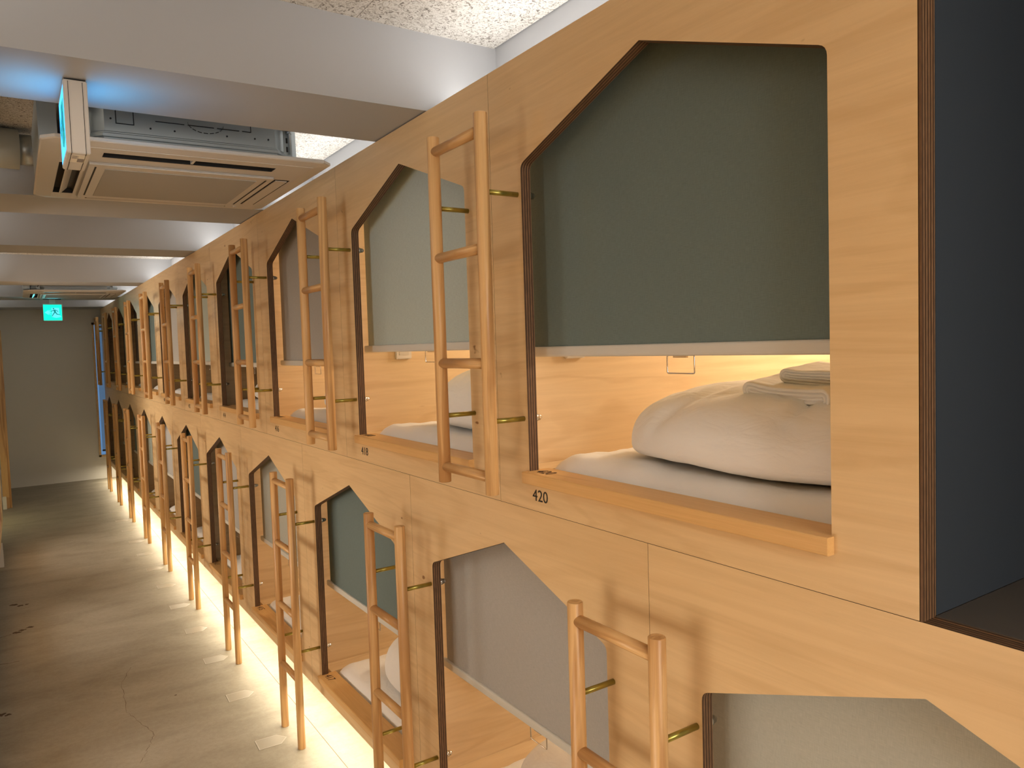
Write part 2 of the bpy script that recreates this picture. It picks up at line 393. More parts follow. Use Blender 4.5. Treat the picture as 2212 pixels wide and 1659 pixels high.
def sill_mesh():
    bm = bmesh.new()
    prof = rounded([(-0.018, -0.029), (0.0, -0.029), (0.0, -0.002), (0.064, -0.002), (0.064, 0.0), (-0.018, 0.0)], [0.003, 0, 0, 0, 0, 0.0035], 3)
    fs = prism(bm, prof, 'Y', -W-0.004, 0.008)
    return bm
def inner_mesh(top):
    """partition, ceiling, floor and back of one capsule (seen through the opening)"""
    return None
_sill = None; _parts = {}
def capsule(num, k, upper, mirror=False):
    row = 'upper' if upper else 'lower'
    yL = k*P if upper else 0.549 + k*P
    zb = ZU if upper else ZLs
    t = thing('sleeping_capsule', CAPLAB(num, k, upper), 'capsule bunk', (0, yL, zb), 0, '%s row of sleeping capsules' % row)
    o = D.objects.new('front_panel', UP_ME if upper else LO_ME); C.objects.link(o); o.parent = t
    y0 = -W-0.137; y1 = 0.137; z0 = (-0.085 if upper else -0.088); z1 = (0.985 if upper else 0.99)
    key = row
    if key not in _parts:
        d = {}
        def mk(n, *a):
            bm = bmesh.new(); box(bm, *a); me = D.meshes.new(n); bmesh.ops.recalc_face_normals(bm, faces=bm.faces); bm.to_mesh(me); bm.free(); me.materials.append(INNER); d.setdefault(n, []).append(me)
        mk('side_wall', T+0.0005, 2.0, y1-0.012, y1-0.0005, z0, z1)
        mk('side_wall', T+0.0005, 2.0, y0+0.0005, y0+0.012, z0, z1)
        mk('capsule_floor', T+0.0005, 2.0, y0+0.0125, y1-0.0125, z0, z0+0.018)
        mk('capsule_ceiling', T+0.0005, 2.0, y0+0.0125, y1-0.0125, z1-0.018, z1)
        mk('capsule_back', 1.981, 2.0, y0+0.0125, y1-0.0125, z0+0.0185, z1-0.0185)
        mk('side_ledge', 0.066, 1.98, 0.030, 0.124, -0.026, -0.008)
        bm = sill_mesh(); bmesh.ops.recalc_face_normals(bm, faces=bm.faces); me = D.meshes.new('sill_plank'); bm.to_mesh(me); bm.free(); me.materials.append(SILLW); d['sill_plank'] = [me]
        # support below the ledge and the sill
        bm = bmesh.new(); box(bm, 0.066, 1.98, 0.034, 0.046, z0+0.0185, -0.0265); me = D.meshes.new('ledge_apron'); bmesh.ops.recalc_face_normals(bm, faces=bm.faces); bm.to_mesh(me); bm.free(); me.materials.append(EDGE); d['ledge_apron'] = [me]
        bm = bmesh.new(); box(bm, 0.048, 0.063, y0+0.0125, y1-0.0125, z0+0.0185, -0.0025); me = D.meshes.new('sill_support'); bmesh.ops.recalc_face_normals(bm, faces=bm.faces); bm.to_mesh(me); bm.free(); me.materials.append(INNER); d['sill_support'] = [me]
        _parts[key] = d
    for n, mes in _parts[key].items():
        for me in mes:
            c = D.objects.new(n, me); C.objects.link(c); c.parent = t
    # outlet plate on the far partition
    sw = B('outlet_plate', 0.212, 0.280, 0.112, 0.1245, 0.272, 0.385, PLASTIC, t, 0.003)
    B('socket', 0.226, 0.266, 0.1105, 0.1121, 0.288, 0.330, simple_w, sw, 0.0005)
    if num and k < 6:
        s = str(num)
        if upper: text_mesh('number_mark', s, 0.0405, INK, t, (-0.0006, -0.011, -0.070), (0, -1, 0), (0, 0, 1), 1.06)
        text_mesh('engraved_number', s, 0.046, BURN, t, (0.004, -0.014, 0.0004), (0, -1, 0), (1, 0, 0), 0.86)
    return t, yL, zb
simple_w = simple('socket_plastic', (0.70, 0.66, 0.60), 0.4)
ORD = ['nearest', 'second', 'third', 'fourth', 'fifth', 'sixth', 'seventh', 'eighth', 'ninth', 'tenth', 'eleventh']
def ordn(i, n):
    return 'farthest' if i == n-1 else ('nearest' if i == 0 else ORD[i] + '-nearest')
def CAPLAB(num, k, upper):
    if upper:
        if k <= 2: return ['birch plywood capsule numbered 420 beside the dark alcove', 'birch plywood capsule numbered 418 with a pale sage blind', 'birch plywood capsule numbered 416 with a taupe blind'][k]
        return 'plywood upper-row capsule with house opening, %s from the camera' % ordn(k, 10)
    if k == -1: return 'plywood lower capsule cut by the bottom right of the photo'
    if k in (1, 2): return ['', 'birch plywood lower capsule with 417 burnt into its sill, dark green blind', 'birch plywood lower capsule with 415 on its sill, greige blind'][k]
    return 'plywood lower-row capsule with house opening, %s from the camera' % ordn(k+1, 11)

UP = [(0, 'spruce', 1.688), (1, 'sage', 1.710), (2, 'taupe', 1.655), (3, 'spruce', 1.642), (4, 'sage', 1.65), (5, 'taupe', 1.65), (6, 'spruce', 1.65), (7, 'brown', 1.65), (8, 'brown', 1.60), (9, 'brown', 1.55)]
LO = [(-1, 'greige', 0.66), (0, 'taupe', 0.672), (1, 'spruce', 0.662), (2, 'greige', 0.648), (3, 'taupe', 0.585), (4, 'spruce', 0.62), (5, 'taupe', 0.62), (6, 'sage', 0.60), (7, 'spruce', 0.60), (8, 'taupe', 0.60), (9, 'brown', 0.60)]
COLN = {'spruce': 'dark spruce green', 'sage': 'pale sage', 'taupe': 'taupe grey', 'greige': 'pale greige', 'brown': 'dark brown', 'ivory': 'ivory'}
LIT = {(True, 0): 13.0, (True, 1): 12.0, (True, 2): 12.0, (False, 0): 8.5, (False, 1): 8.0, (False, 2): 8.0, (False, -1): 9.0}

def blind(k, upper, colr, zbot, yL, zb):
    where = ('upper' if upper else 'lower')
    kk = k if upper else k+1
    num = 420-2*k if upper else 419-2*k
    if (upper and k <= 2): lab = '%s roller blind pulled half down in opening %d' % (COLN[colr], num)
    elif not upper and k in (1, 2): lab = '%s roller blind hanging above the sill marked %d' % (COLN[colr], num)
    elif not upper and k == -1: lab = 'pale greige roller blind filling the opening at the bottom right corner'
    elif not upper and k == 0: lab = 'large taupe grey roller blind behind the two nearest lower ladders'
    else: lab = '%s roller blind in the %s %s-row opening' % (COLN[colr], ordn(kk, 10 if upper else 11), where)
    t = thing('roller_blind', lab, 'roller blind', (0.08, yL, zbot), 0, 'roller blinds of the %s row' % where)
    zt = zb + 0.958 - zbot
    ya, yb = -0.911, 0.086
    bm = bmesh.new()
    n = 14; rows = 6
    g0 = []
    for i in range(n+1):
        u = i/n; y = ya + (yb-ya)*u
        edge = max(0, 1-min(u, 1-u)*14)
        g0.append((0.006*edge, y))
    for s_ in (0, 1):
        pass
    prof = [(x_, y) for x_, y in g0] + [(x_+0.0008, y) for x_, y in reversed(g0)]
    prism(bm, prof, 'Z', 0.021, zt)
    fb = obj('fabric', bm, SH[colr], t)
    bm = bmesh.new()
    prism(bm, rounded([(-0.007, 0.0), (0.008, 0.0), (0.008, 0.026), (-0.007, 0.026)], 0.0062, 3), 'Y', ya-0.010, yb+0.011)
    obj('bottom_bar', bm, BAR, t)
    if k <= 4:
        bm = bmesh.new(); yc = -0.435; rh = 0.0375
        pts = rounded([(yc-rh, -0.036), (yc+rh, -0.036), (yc+rh, 0.001), (yc-rh, 0.001)], 0.004, 3)
        tube(bm, [(0.002, p[0], p[1]) for p in pts], 0.0016, 6, closed=True)
        obj('pull_ring', bm, CHROME, t)
        B('ring_clip', -0.001, 0.005, yc-0.018, yc+0.018, -0.004, 0.001, CHROME, t)
    bm = bmesh.new(); tube(bm, [(0.016, ya-0.012, zt-0.006), (0.016, yb+0.012, zt-0.006)], 0.014, 16); obj('roller_tube', bm, BAR, t)
    return t

# bedding: shared meshes
def mattress_mesh(seed=0):
    bm = bmesh.new(); nx, ny = 60, 44
    X0, X1, Y0, Y1 = 0.067, 1.96, -0.945, 0.026
    H = 0.098
    def P_(u, v):
        x = X0 + (X1-X0)*u; y = Y0 + (Y1-Y0)*v
        dx = min(x-X0, X1-x); dy = min(y-Y0, Y1-y)
        r = 0.065
        def rd(d): return 0 if d >= r else r-math.sqrt(max(0, r*r-(r-d)**2))
        z = H - rd(dx)*1.0 - rd(dy)*0.9
        z += 0.004*noise.noise(Vector((x*6, y*6, seed))) + 0.0045*noise.noise(Vector((x*22, y*14, seed+5)))*(1 if dx < 0.12 or dy < 0.12 else 0.3)
        return (x, y, max(z, 0.0))
    def warp(i, n):   # denser near the ends
        t_ = i/n; return t_ - 0.09*math.sin(2*PI*t_)/1.0
    g = [[bm.verts.new(P_(warp(i, nx)*1.0, warp(j, ny))) for j in range(ny+1)] for i in range(nx+1)]
    for i in range(nx):
        for j in range(ny):
            bm.faces.new((g[i][j], g[i+1][j], g[i+1][j+1], g[i][j+1])).smooth = True
    # skirt to the floor
    bd = [g[i][0] for i in range(nx+1)] + [g[nx][j] for j in range(1, ny+1)] + [g[i][ny] for i in range(nx-1, -1, -1)] + [g[0][j] for j in range(ny-1, 0, -1)]
    lo = [bm.verts.new((v_.co.x, v_.co.y, -0.0)) for v_ in bd]
    for i in range(len(bd)):
        q = (bd[i], bd[(i+1) % len(bd)], lo[(i+1) % len(bd)], lo[i])
        try: bm.faces.new(q)
        except ValueError: pass
    bm.faces.new(lo)
    bmesh.ops.recalc_face_normals(bm, faces=bm.faces); me = D.meshes.new('mattress'); bm.to_mesh(me); bm.free(); me.materials.append(COTTON); return me
def duvet_mesh(seed, ax, ay, h, cx=0.46, cy=-0.60, roll=False):
    """folded duvet: puffy superellipsoid with soft radiating creases; base at z=0"""
    bm = bmesh.new(); nu, nv = 120, 64
    def pt(i, j):
        th = 2*PI*i/nu; ph = PI*j/nv
        ce, se = math.cos(th), math.sin(th)
        e = 0.70
        sx = math.copysign(abs(ce)**e, ce); sy = math.copysign(abs(se)**e, se)
        sp, cp = math.sin(ph), math.cos(ph)
        h0 = 0.22*h
        if cp >= 0: r_ = sp**0.80; z = h0 + (h-h0)*cp**0.86
        else: r_ = sp**0.22*(0.955+0.045*sp); z = h0*(1-abs(cp)**0.8)
        x = ax*sx*r_; y = ay*sy*r_
        z *= 1 - 0.06*max(0, y/ay)**2
        # creases running over the top towards the front
        q = y*15 + 2.6*noise.noise(Vector((x*1.6, y*2.5, seed)))
        cr = abs(math.sin(q + 0.5*x*3 + seed))
        amp = 0.016*(1-min(1, cr*2.8)) * (0.45+0.55*min(1, max(0, 0.5+2*noise.noise(Vector((x*2+9, y*3, seed+3))))))
        cr2 = abs(math.sin(y*21 + 3.0*noise.noise(Vector((x*3, y*3, seed+8)))))
        amp += 0.004*(1-min(1, cr2*2.0)) * (1 if x < 0 else 0.4)
        amp *= min(1.0, max(0.0, (z-0.03)/0.05))
        n_ = Vector((x/ax**2, y/ay**2, (z-h/2)/(h/2)**2)).normalized()
        d = -amp + 0.012*noise.noise(Vector((x*4, y*4, z*4+seed))) + 0.002*noise.noise(Vector((x*25, y*18, z*25)))
        p = Vector((x, y, z)) + n_*d
        if roll:
            dd = (p - Vector((-ax*0.55, -0.02, h*0.72))).length
            p += n_*0.010*math.sin(dd*120)*math.exp(-(dd/0.045)**2)
        p.z = max(p.z, 0.0)
        return (cx+p.x, cy+p.y, p.z)
    rows = []
    for j in range(1, nv): rows.append([bm.verts.new(pt(i, j)) for i in range(nu)])
    top = bm.verts.new(pt(0, 0)); bot = bm.verts.new((cx, cy, 0))
    for j in range(len(rows)-1):
        for i in range(nu): bm.faces.new((rows[j][i], rows[j][(i+1) % nu], rows[j+1][(i+1) % nu], rows[j+1][i])).smooth = True
    for i in range(nu):
        bm.faces.new((top, rows[0][(i+1) % nu], rows[0][i])).smooth = True
        bm.faces.new((bot, rows[-1][i], rows[-1][(i+1) % nu])).smooth = True
    bmesh.ops.recalc_face_normals(bm, faces=bm.faces); me = D.meshes.new('duvet'); bm.to_mesh(me); bm.free(); me.materials.append(DUV); return me
MAT = mattress_mesh()
DV = [duvet_mesh(1.3, 0.36, 0.43, 0.192, 0.455, -0.525), duvet_mesh(5.1, 0.33, 0.40, 0.235, 0.47, -0.54, True), duvet_mesh(8.7, 0.34, 0.40, 0.21, 0.46, -0.55)]

for upper, rows_ in ((True, UP), (False, LO)):
    for k, colr, zbot in rows_:
        num = 420-2*k if upper else 419-2*k
        t, yL, zb = capsule(num, k, upper)
        blind(k, upper, colr, zbot, yL, zb)
        row = 'upper' if upper else 'lower'; kk = k if upper else k+1; nn = 10 if upper else 11
        zf = zb + (-0.085 if upper else -0.088) + 0.0187
        if upper and k <= 2: w_ = ['behind the wide sill of opening 420', 'in opening 418 with the sage blind', 'in opening 416 with the taupe upper blind'][k]
        elif not upper and k in (1, 2): w_ = ['', 'below the dark green lower blind of 417', 'below the greige lower blind of 415'][k]
        else: w_ = 'in the %s %s-row capsule' % (ordn(kk, nn), row)
        m_ = D.objects.new('mattress', MAT); C.objects.link(m_); m_.location = (0, yL, zf)
        tag(m_, 'white sheeted mattress %s' % w_, 'mattress', 'mattresses in the capsules')
        q = D.objects.new('folded_duvet', DV[k % 3 if k >= 0 else 2]); C.objects.link(q); q.location = (0, yL, zf+0.100)
        lab = 'puffy folded white duvet %s' % w_
        if upper and k == 0: lab = 'puffy folded white duvet under two towels in opening 420'
        tag(q, lab, 'duvet', 'folded duvets in the capsules')
        if (upper, k) in LIT:
            capsule_lamp(yL, zb, LIT[(upper, k)])
            lp = thing('reading_lamp', 'slim warm reading lamp deep inside the %s capsule of the %s row' % (ordn(kk, nn), row), 'lamp', (1.72, yL-0.26, zb+0.80), 0, 'capsule reading lamps')
            B('lamp_housing', 0.0, 0.02, -0.18, 0.18, -0.02, 0.025, PLASTIC, lp, 0.003)
            bm = bmesh.new(); tube(bm, [(0.008, 0, 0.027), (0.008, 0, 0.147)], 0.006, 8); obj('lamp_stem', bm, PLASTIC, lp)

# towels on the duvet of 420
def towel_mesh(L, Ht, seed, depth, sag):
    """folded terry towel: thick rounded roll-fold with its coiled layers showing at the front end; runs along X"""
    bm = bmesh.new(); n = 56
    def outline(ins):
        r_ = max(Ht/2-ins, 0.0012); hl = L/2 - ins - r_
        out = []
        for k in range(n):
            t_ = k/n*4
            if t_ < 1: out.append((-hl+2*hl*t_, r_))
            elif t_ < 2: a_ = PI/2 - PI*(t_-1); out.append((hl+r_*math.cos(a_), r_*math.sin(a_)))
            elif t_ < 3: out.append((hl-2*hl*(t_-2), -r_))
            else: a_ = -PI/2 - PI*(t_-3); out.append((-hl+r_*math.cos(a_), r_*math.sin(a_)))
        return out
    def place(p, x, amp=1.0):
        y, z = p
        nz = noise.noise(Vector((x*12, y*18, seed+z*20)))
        return (x + 0.0012*noise.noise(Vector((y*90, z*90, seed))), y + 0.0015*amp*nz, z + Ht/2 + sag*(y/(L/2))**2 + 0.003*nz*(0.4+z/Ht) + 0.0008*noise.noise(Vector((x*60, y*90, z*90))))
    prof = [(Ht*0.47, 0.001), (Ht*0.44, 0.0035), (Ht*0.40, 0.006), (Ht*0.36, 0.001), (Ht*0.24, 0.0), (Ht*0.215, 0.006), (Ht*0.19, 0.001), (Ht*0.05, -0.001), (0.001, 0.0005), (0.0, 0.004)]
    prof += [(0.0, depth*k/8) for k in range(1, 9)]
    rings = [[bm.verts.new(place(p, x)) for p in outline(ins)] for ins, x in prof]
    bm.faces.new(rings[0]); bm.faces.new(rings[-1])
    for A, Bv in zip(rings[:-1], rings[1:]):
        for i in range(n): bm.faces.new((A[i], A[(i+1) % n], Bv[(i+1) % n], Bv[i])).smooth = True
    return bm
t1 = obj('bath_towel', towel_mesh(0.212, 0.040, 2.0, 0.135, 0.008), TOWEL, None, (0.212, -0.585, 1.580)); t1.rotation_euler = (math.radians(3), math.radians(-8), math.radians(-4))
tag(t1, 'wider folded white towel lying directly on the duvet in opening 420', 'towel', 'towels on the duvet')
t2 = obj('face_towel', towel_mesh(0.142, 0.030, 6.0, 0.11, 0.001), TOWEL, None, (0.245, -0.618, 1.623)); t2.rotation_euler = (math.radians(3), math.radians(-5), math.radians(-3))
tag(t2, 'narrower folded white towel stacked on the wider one in opening 420', 'towel', 'towels on the duvet')

# ------------------------------------------------------------------ ladders
def ladder_proto(lower):
    t = thing('bunk_ladder', '', 'ladder')
    z0, z1 = (0.0, 1.181) if lower else (1.359, 2.272)
    rz = [0.300, 0.580, 0.862, 1.143] if lower else [1.401, 1.678, 1.955, 2.232]
    rods = [0.423, 0.982] if lower else [1.537, 2.088]
    sx = -0.100
    for y in (-0.120, 0.120):
        bm = bmesh.new(); h = z1-z0
        r = 0.0167
        tube(bm, [(0, 0, 0), (0, 0, 0.0015), (0, 0, h-0.0015), (0, 0, h)], r, 28, taper=[r-0.0015, r, r, r-0.0015])
        o = obj('stile', bm, CEDAR, t, (sx, y, z0)); 
    for z in rz:
        bm = bmesh.new(); tube(bm, [(0, 0, -0.1145), (0, 0, 0.1145)], 0.0132, 20)
        o = obj('rung', bm, CEDAR, t, (sx, 0, z)); o.rotation_euler = (PI/2, 0, 0)
    for z in rods:
        for y in (-0.120, 0.120):
            bm = bmesh.new(); tube(bm, [(sx+0.012, y, z), (-0.0003, y, z)], 0.0064, 14)
            rd = obj('wall_rod', bm, BRASS, t)
            bm = bmesh.new(); tube(bm, [(T+0.0005, y, z), (T+0.009, y, z), (T+0.0095, y, z), (T+0.019, y, z), (T+0.024, y, z)], 0.008, 14, taper=[0.0105, 0.0105, 0.0088, 0.0075, 0.004])
            obj('cap_nut', bm, CHROME, rd)
    return t
for lower, ks in ((False, range(0, 10)), (True, range(-1, 9))):
    src = ladder_proto(lower)
    for i, k in enumerate(ks):
        t = src if i == 0 else copy_tree(src)
        yc = (0.1365 + k*P) if not lower else (-0.4195 + 1.102 + k*P)
        t.location = (0, yc, 0)
        if not lower:
            if k == 0: lab = 'orange cedar ladder hung beside opening 420, largest of the upper ladders'
            elif k == 1: lab = 'orange cedar ladder hung between openings 416 and 418'
            else: lab = '%s cedar ladder hung in the upper row' % ordn(k, 10).capitalize()
        else:
            j = k+1
            if j == 0: lab = 'orange cedar ladder nearest the camera, its feet below the photo'
            elif j == 1: lab = 'cedar ladder standing right of the sill marked 417'
            elif j == 2: lab = 'cedar ladder standing between the sills marked 415 and 417'
            else: lab = '%s cedar ladder standing on the floor' % ordn(j, 10).capitalize()
        t['label'] = lab; t['group'] = 'ladders of the %s row' % ('lower' if lower else 'upper')

# ------------------------------------------------------------------ facade fillers, dark alcove at the near end
fr = struct(B('wall_facade_far', 0, T, 9.9+0.1377, 10.586, 1.3117, 2.4155, PLY))
bm = bmesh.new(); box(bm, 0, T, YS, -2.066, 0.212, 2.4155)
struct(obj('wall_facade_near', bm, PLY))
tp = thing('dark_alcove', 'unlit slate blue alcove opening with a plywood edge at the right border', 'alcove', (0, -1.515, 1.311))
B('lintel', 0, T, -0.549, 0.549, 1.03, 1.1045, PLY, tp)
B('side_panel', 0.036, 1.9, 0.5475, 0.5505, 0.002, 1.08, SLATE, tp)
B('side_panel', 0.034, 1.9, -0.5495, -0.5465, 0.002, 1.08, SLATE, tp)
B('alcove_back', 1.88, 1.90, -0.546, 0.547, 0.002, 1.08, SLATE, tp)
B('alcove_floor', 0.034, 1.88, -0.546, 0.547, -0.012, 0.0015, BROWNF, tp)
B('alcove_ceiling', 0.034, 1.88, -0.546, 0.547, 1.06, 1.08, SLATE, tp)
B('frame_edge', 0.0, 0.0355, 0.5480, 0.5512, 0.0, 1.03, EDGE, tp)
B('frame_edge', T+0.0003, 0.0355, -0.548, 0.5478, -0.014, 0.0, EDGE, tp)
# tops of capsules hide the strip of light
cv = struct(B('trim_cove_shelf', T+0.001, XB, YS, 10.586, 2.397, 2.403, WHITE))
bm = bmesh.new()
for a, b_ in GAPS: box(bm, 0.11, 0.13, a+0.03, b_-0.03, 2.4035, 2.408)
led = obj('led_strip', bm, emit('led_tape', (1, 0.86, 0.68), 3.0), cv)

# ------------------------------------------------------------------ left side of the aisle
lw = thing('wall_left', '', ''); 
for kx in ('label', 'category'): del lw[kx]
lw['kind'] = 'structure'
def lhouse(yc, zb):
    return rounded([(yc-W/2, zb), (yc+W/2, zb), (yc+W/2, zb+HC), (yc, zb+HA), (yc-W/2, zb+HC)], [0.004, 0.004, 0.02, 0.005, 0.02])
def lpanel(y0, y1, z0, z1, hole=None):
    if hole:
        me = panel_mesh(y0, y1, z0, z1, hole, 'facade_panel')
        o = D.objects.new('facade_panel', me); C.objects.link(o); o.parent = lw; o.location = (XL-T, 0, 0)
    else: B('facade_panel', XL-T, XL, y0+0.0007, y1-0.0007, z0+0.0007, z1-0.0007, PLY, lw)
y = YS; i = 0
while y < 7.15:
    y1 = min(y+P, 7.2)
    yc = y + P/2
    lit_u = any(abs(yc-c) < 0.551 and zz > 1 for c, zz in OPP); lit_l = any(abs(yc-c) < 0.551 and zz < 1 for c, zz in OPP)
    for lit, z0, z1, zb in ((lit_u, 1.311, 2.416, ZU), (lit_l, 0.212, 1.311, ZLs)):
        if lit:
            lpanel(y, y1, z0, z1, lhouse(yc, zb))
            xa, xb_ = -2.4, XL-T-0.0005
            B('niche_floor', xa, xb_, y+.01, y1-.01, zb-0.03, zb-0.01, INNER, lw); B('niche_ceiling', xa, xb_, y+.01, y1-.01, z1-0.03, z1-0.01, INNER, lw)
            B('niche_side', xa, xb_, y+.001, y+.009, z0, z1-.001, INNER, lw); B('niche_side', xa, xb_, y1-.009, y1-.001, z0, z1-.001, INNER, lw)
            B('niche_back', xa-0.01, xa, y+.001, y1-.001, z0, z1-.001, INNER, lw)
        else: lpanel(y, y1, z0, z1)
    y = y1
struct(B('wall_left_far', -1.32, -1.27, 9.07, YE, 0, 2.42, GREYWALL))
struct(B('wall_left_outer', -2.8, -2.74, YS, YE, 0, CZ+0.02, GREYWALL))
B('plinth_board', -1.35, -1.335, YS, 7.19, 0.0, 0.211, DARK, lw)
B('facade_end', -2.40, XL-T-0.0005, 7.2+0.001, 7.215, 0.212, 2.416, PLY, lw)
po = thing('wooden_post', 'orange wooden post standing at the left edge of the photo', 'post', (-1.207, 9.03, 0))
bm = bmesh.new(); prism(bm, rounded([(-0.043, 0), (0.043, 0), (0.043, 2.09), (-0.043, 2.09)], [0, 0, 0.02, 0.02]), 'Y', 0.0, 0.03)
obj('post_board', bm, CEDAR, po)
bm = bmesh.new(); prism(bm, rounded([(-0.043, 0), (0.02, 0), (0.02, 1.97), (-0.043, 1.97)], [0, 0, 0.01, 0.01]), 'Y', -0.012, -0.0003)
obj('facing_strip', bm, CEDAR, po)
for yy, nmz in ((6.03, 'nearer'), (8.97, 'farther')):
    t = thing('floor_bracket', '%s of two small white upright plates by the floor at the left edge' % nmz, 'bracket', (-1.234, yy, 0), 0, 'white plates at the foot of the left wall')
    B('plate', -0.018, 0.018, -0.004, 0.004, 0.0, 0.205 if yy < 7 else 0.15, PLASTIC, t, 0.0015)
    B('cap', -0.020, 0.019, 0.0042, 0.03, 0.0, 0.140, PLASTIC, t, 0.002)

# ------------------------------------------------------------------ air conditioners
def aircon(label, loc):
    x, y = loc[0], loc[1]
    t = thing('ceiling_air_conditioner', label, 'air conditioner', loc, 0, 'ceiling cassette air conditioners')
    hx, hy = 0.430, 0.470; gy = 0.055; t.rotation_euler = (0, -0.012, 0)
    oct_ = lambda a, b_, c: [(-a+c, -b_), (a-c, -b_), (a, -b_+c), (a, b_-c), (a-c, b_), (-a+c, b_), (-a, b_-c), (-a, -b_+c)]
    # frame built as ring with slots: eight plates round the openings, gently dished
    fx0, fx1, fy0, fy1 = -0.262, 0.262, -0.258, 0.258     # grille opening
    bm = bmesh.new()
    # outer bevelled rim
    n = 8; rings = []
    for a, b_, c, z in ((hx-0.004, hy-0.004, 0.035, 0.0185), (hx, hy, 0.035, 0.016), (hx, hy, 0.035, 0.008), (hx-0.004, hy-0.004, 0.035, 0.005), (hx-0.055, hy-0.055, 0.0, 0.0)):
        rings.append([bm.verts.new((p[0], p[1], z)) for p in oct_(a, b_, max(c, 0.001))])
    for A, Bv in zip(rings[:-1], rings[1:]):
        for i in range(n): bm.faces.new((A[i], A[(i+1) % n], Bv[(i+1) % n], Bv[i]))
    bm.faces.new(rings[0])
    # flat plates between rim and grille leaving four slots
    a, b_ = hx-0.055, hy-0.055
    sl = [(-0.262, 0.262, -0.362, -0.305), (-0.262, 0.262, 0.375, 0.398), (-0.372, -0.308, -0.190, 0.320), (0.308, 0.362, -0.190, 0.320)]
    xs = sorted({-a, -0.372, -0.308, -0.262, 0.262, 0.308, 0.362, a}); ys = sorted({-b_, -0.362, -0.305, -0.190, 0.320, 0.375, 0.398, b_})
    for i in range(len(xs)-1):
        for j in range(len(ys)-1):
            cx, cy = (xs[i]+xs[i+1])/2, (ys[j]+ys[j+1])/2
            if any(s[0] < cx < s[1] and s[2] < cy < s[3] for s in sl): continue
            box(bm, xs[i], xs[i+1], ys[j], ys[j+1], -0.001, 0.0)
    obj('panel_frame', bm, ACP, t)
    for i, s in enumerate(sl):
        bm = bmesh.new()
        x0, x1, y0, y1 = s
        box(bm, x0, x1, y0, y1, 0.018, 0.0185)
        box(bm, x0-0.001, x0, y0, y1, -0.001, 0.018); box(bm, x1, x1+0.001, y0, y1, -0.001, 0.018); box(bm, x0, x1, y0-0.001, y0, -0.001, 0.018); box(bm, x0, x1, y1, y1+0.001, -0.001, 0.018)
        sd = obj('air_outlet', bm, DARK, t)
        vert = i >= 2
        if i == 0:
            B('vane_divider', -0.004, 0.004, y0+0.002, y1-0.001, 0.001, 0.016, ACP, sd)
        elif i == 2:
            bm = bmesh.new(); prism(bm, [(x0+0.018, -0.008), (x0+0.022, -0.008), (x0+0.046, 0.016), (x0+0.040, 0.016)], 'Y', y0+0.01, y1-0.01); obj('vane', bm, ACP, sd)
        elif i == 3:
            B('vane', x0+0.004, x1-0.006, y0+0.012, y1-0.012, -0.004, -0.0005, ACP, sd, 0.001)
        else:
            B('vane', x0+0.006, x1-0.006, y0+0.006, y1-0.004, -0.004, -0.0005, ACP, sd, 0.001)
    bm = bmesh.new()
    box(bm, -0.296, 0.296, -0.290+gy, 0.290+gy, -0.0095, -0.0015)
    bmesh.ops.bevel(bm, geom=bm.edges[:], offset=0.004, segments=2, affect='EDGES')
    gr = obj('intake_grille', bm, ACP, t)
    B('filter_mesh', -0.243, 0.243, -0.235+gy, 0.235+gy, -0.0115, -0.0090, MESHG, gr)
    for sx in (-1, 1):
        B('grille_gap', sx*0.272-0.0025, sx*0.272+0.0025, -0.255+gy, 0.235+gy, -0.0106, -0.0094, DARK, gr)
        B('latch', sx*0.285-0.006, sx*0.285+0.006, 0.274+gy, 0.289+gy, -0.0125, -0.008, ACP, gr, 0.001)
    # galvanised casing with ribs
    a, b_, c = 0.365, 0.385, 0.105
    bm = bmesh.new()
    zs = [0.024, 0.031, 0.034, 0.042, 0.045, 0.054, 0.057, 0.060, 0.063, 0.285]
    off = [0.005, 0.005, 0.001, 0.001, 0.005, 0.005, 0.001, 0.001, -0.002, -0.002]
    rg = [[bm.verts.new((p[0], p[1], z)) for p in oct_(a+o_, b_+o_, c)] for z, o_ in zip(zs, off)]
    for A, Bv in zip(rg[:-1], rg[1:]):
        for i in range(8): bm.faces.new((A[i], A[(i+1) % 8], Bv[(i+1) % 8], Bv[i]))
    bm.faces.new(rg[0]); bm.faces.new(rg[-1])
    cs = obj('casing', bm, STEEL, t)
    B('neck_gasket', -a+0.02, a-0.02, -b_+0.01, b_-0.01, 0.0175, 0.0235, RUBBER, t)
    bm = bmesh.new()
    yk = -b_+0.0012
    for (x0, x1, z0, z1) in ((-0.225, -0.178, 0.086, 0.0885), (-0.227, -0.2245, 0.086, 0.13), (-0.178, -0.1755, 0.086, 0.13), (-0.115, -0.03, 0.105, 0.1072), (-0.02, 0.06, 0.105, 0.1072), (0.07, 0.14, 0.105, 0.1072), (0.15, 0.178, 0.105, 0.1072), (0.177, 0.179, 0.105, 0.14)):
        box(bm, x0, x1, yk-0.0022, yk, z0, z1)
    for i in range(9):
        a0 = PI + PI*(i+0.1)/9; a1 = PI + PI*(i+0.8)/9
        p0 = (0.035+0.055*math.cos(a0), 0.115+0.030*math.sin(a0)); p1 = (0.035+0.055*math.cos(a1), 0.115+0.030*math.sin(a1))
        prism(bm, [p0, p1, (p1[0], p1[1]+0.002), (p0[0], p0[1]+0.002)], 'Y', yk-0.0022, yk)
    for (sx, sz) in ((-0.24, 0.100), (-0.13, 0.082), (-0.06, 0.082), (0.10, 0.084), (0.19, 0.086), (0.235, 0.088)):
        tube(bm, [(sx, yk-0.002, sz), (sx, yk, sz)], 0.003, 8)
    obj('knockout_marks', bm, DARK, cs)
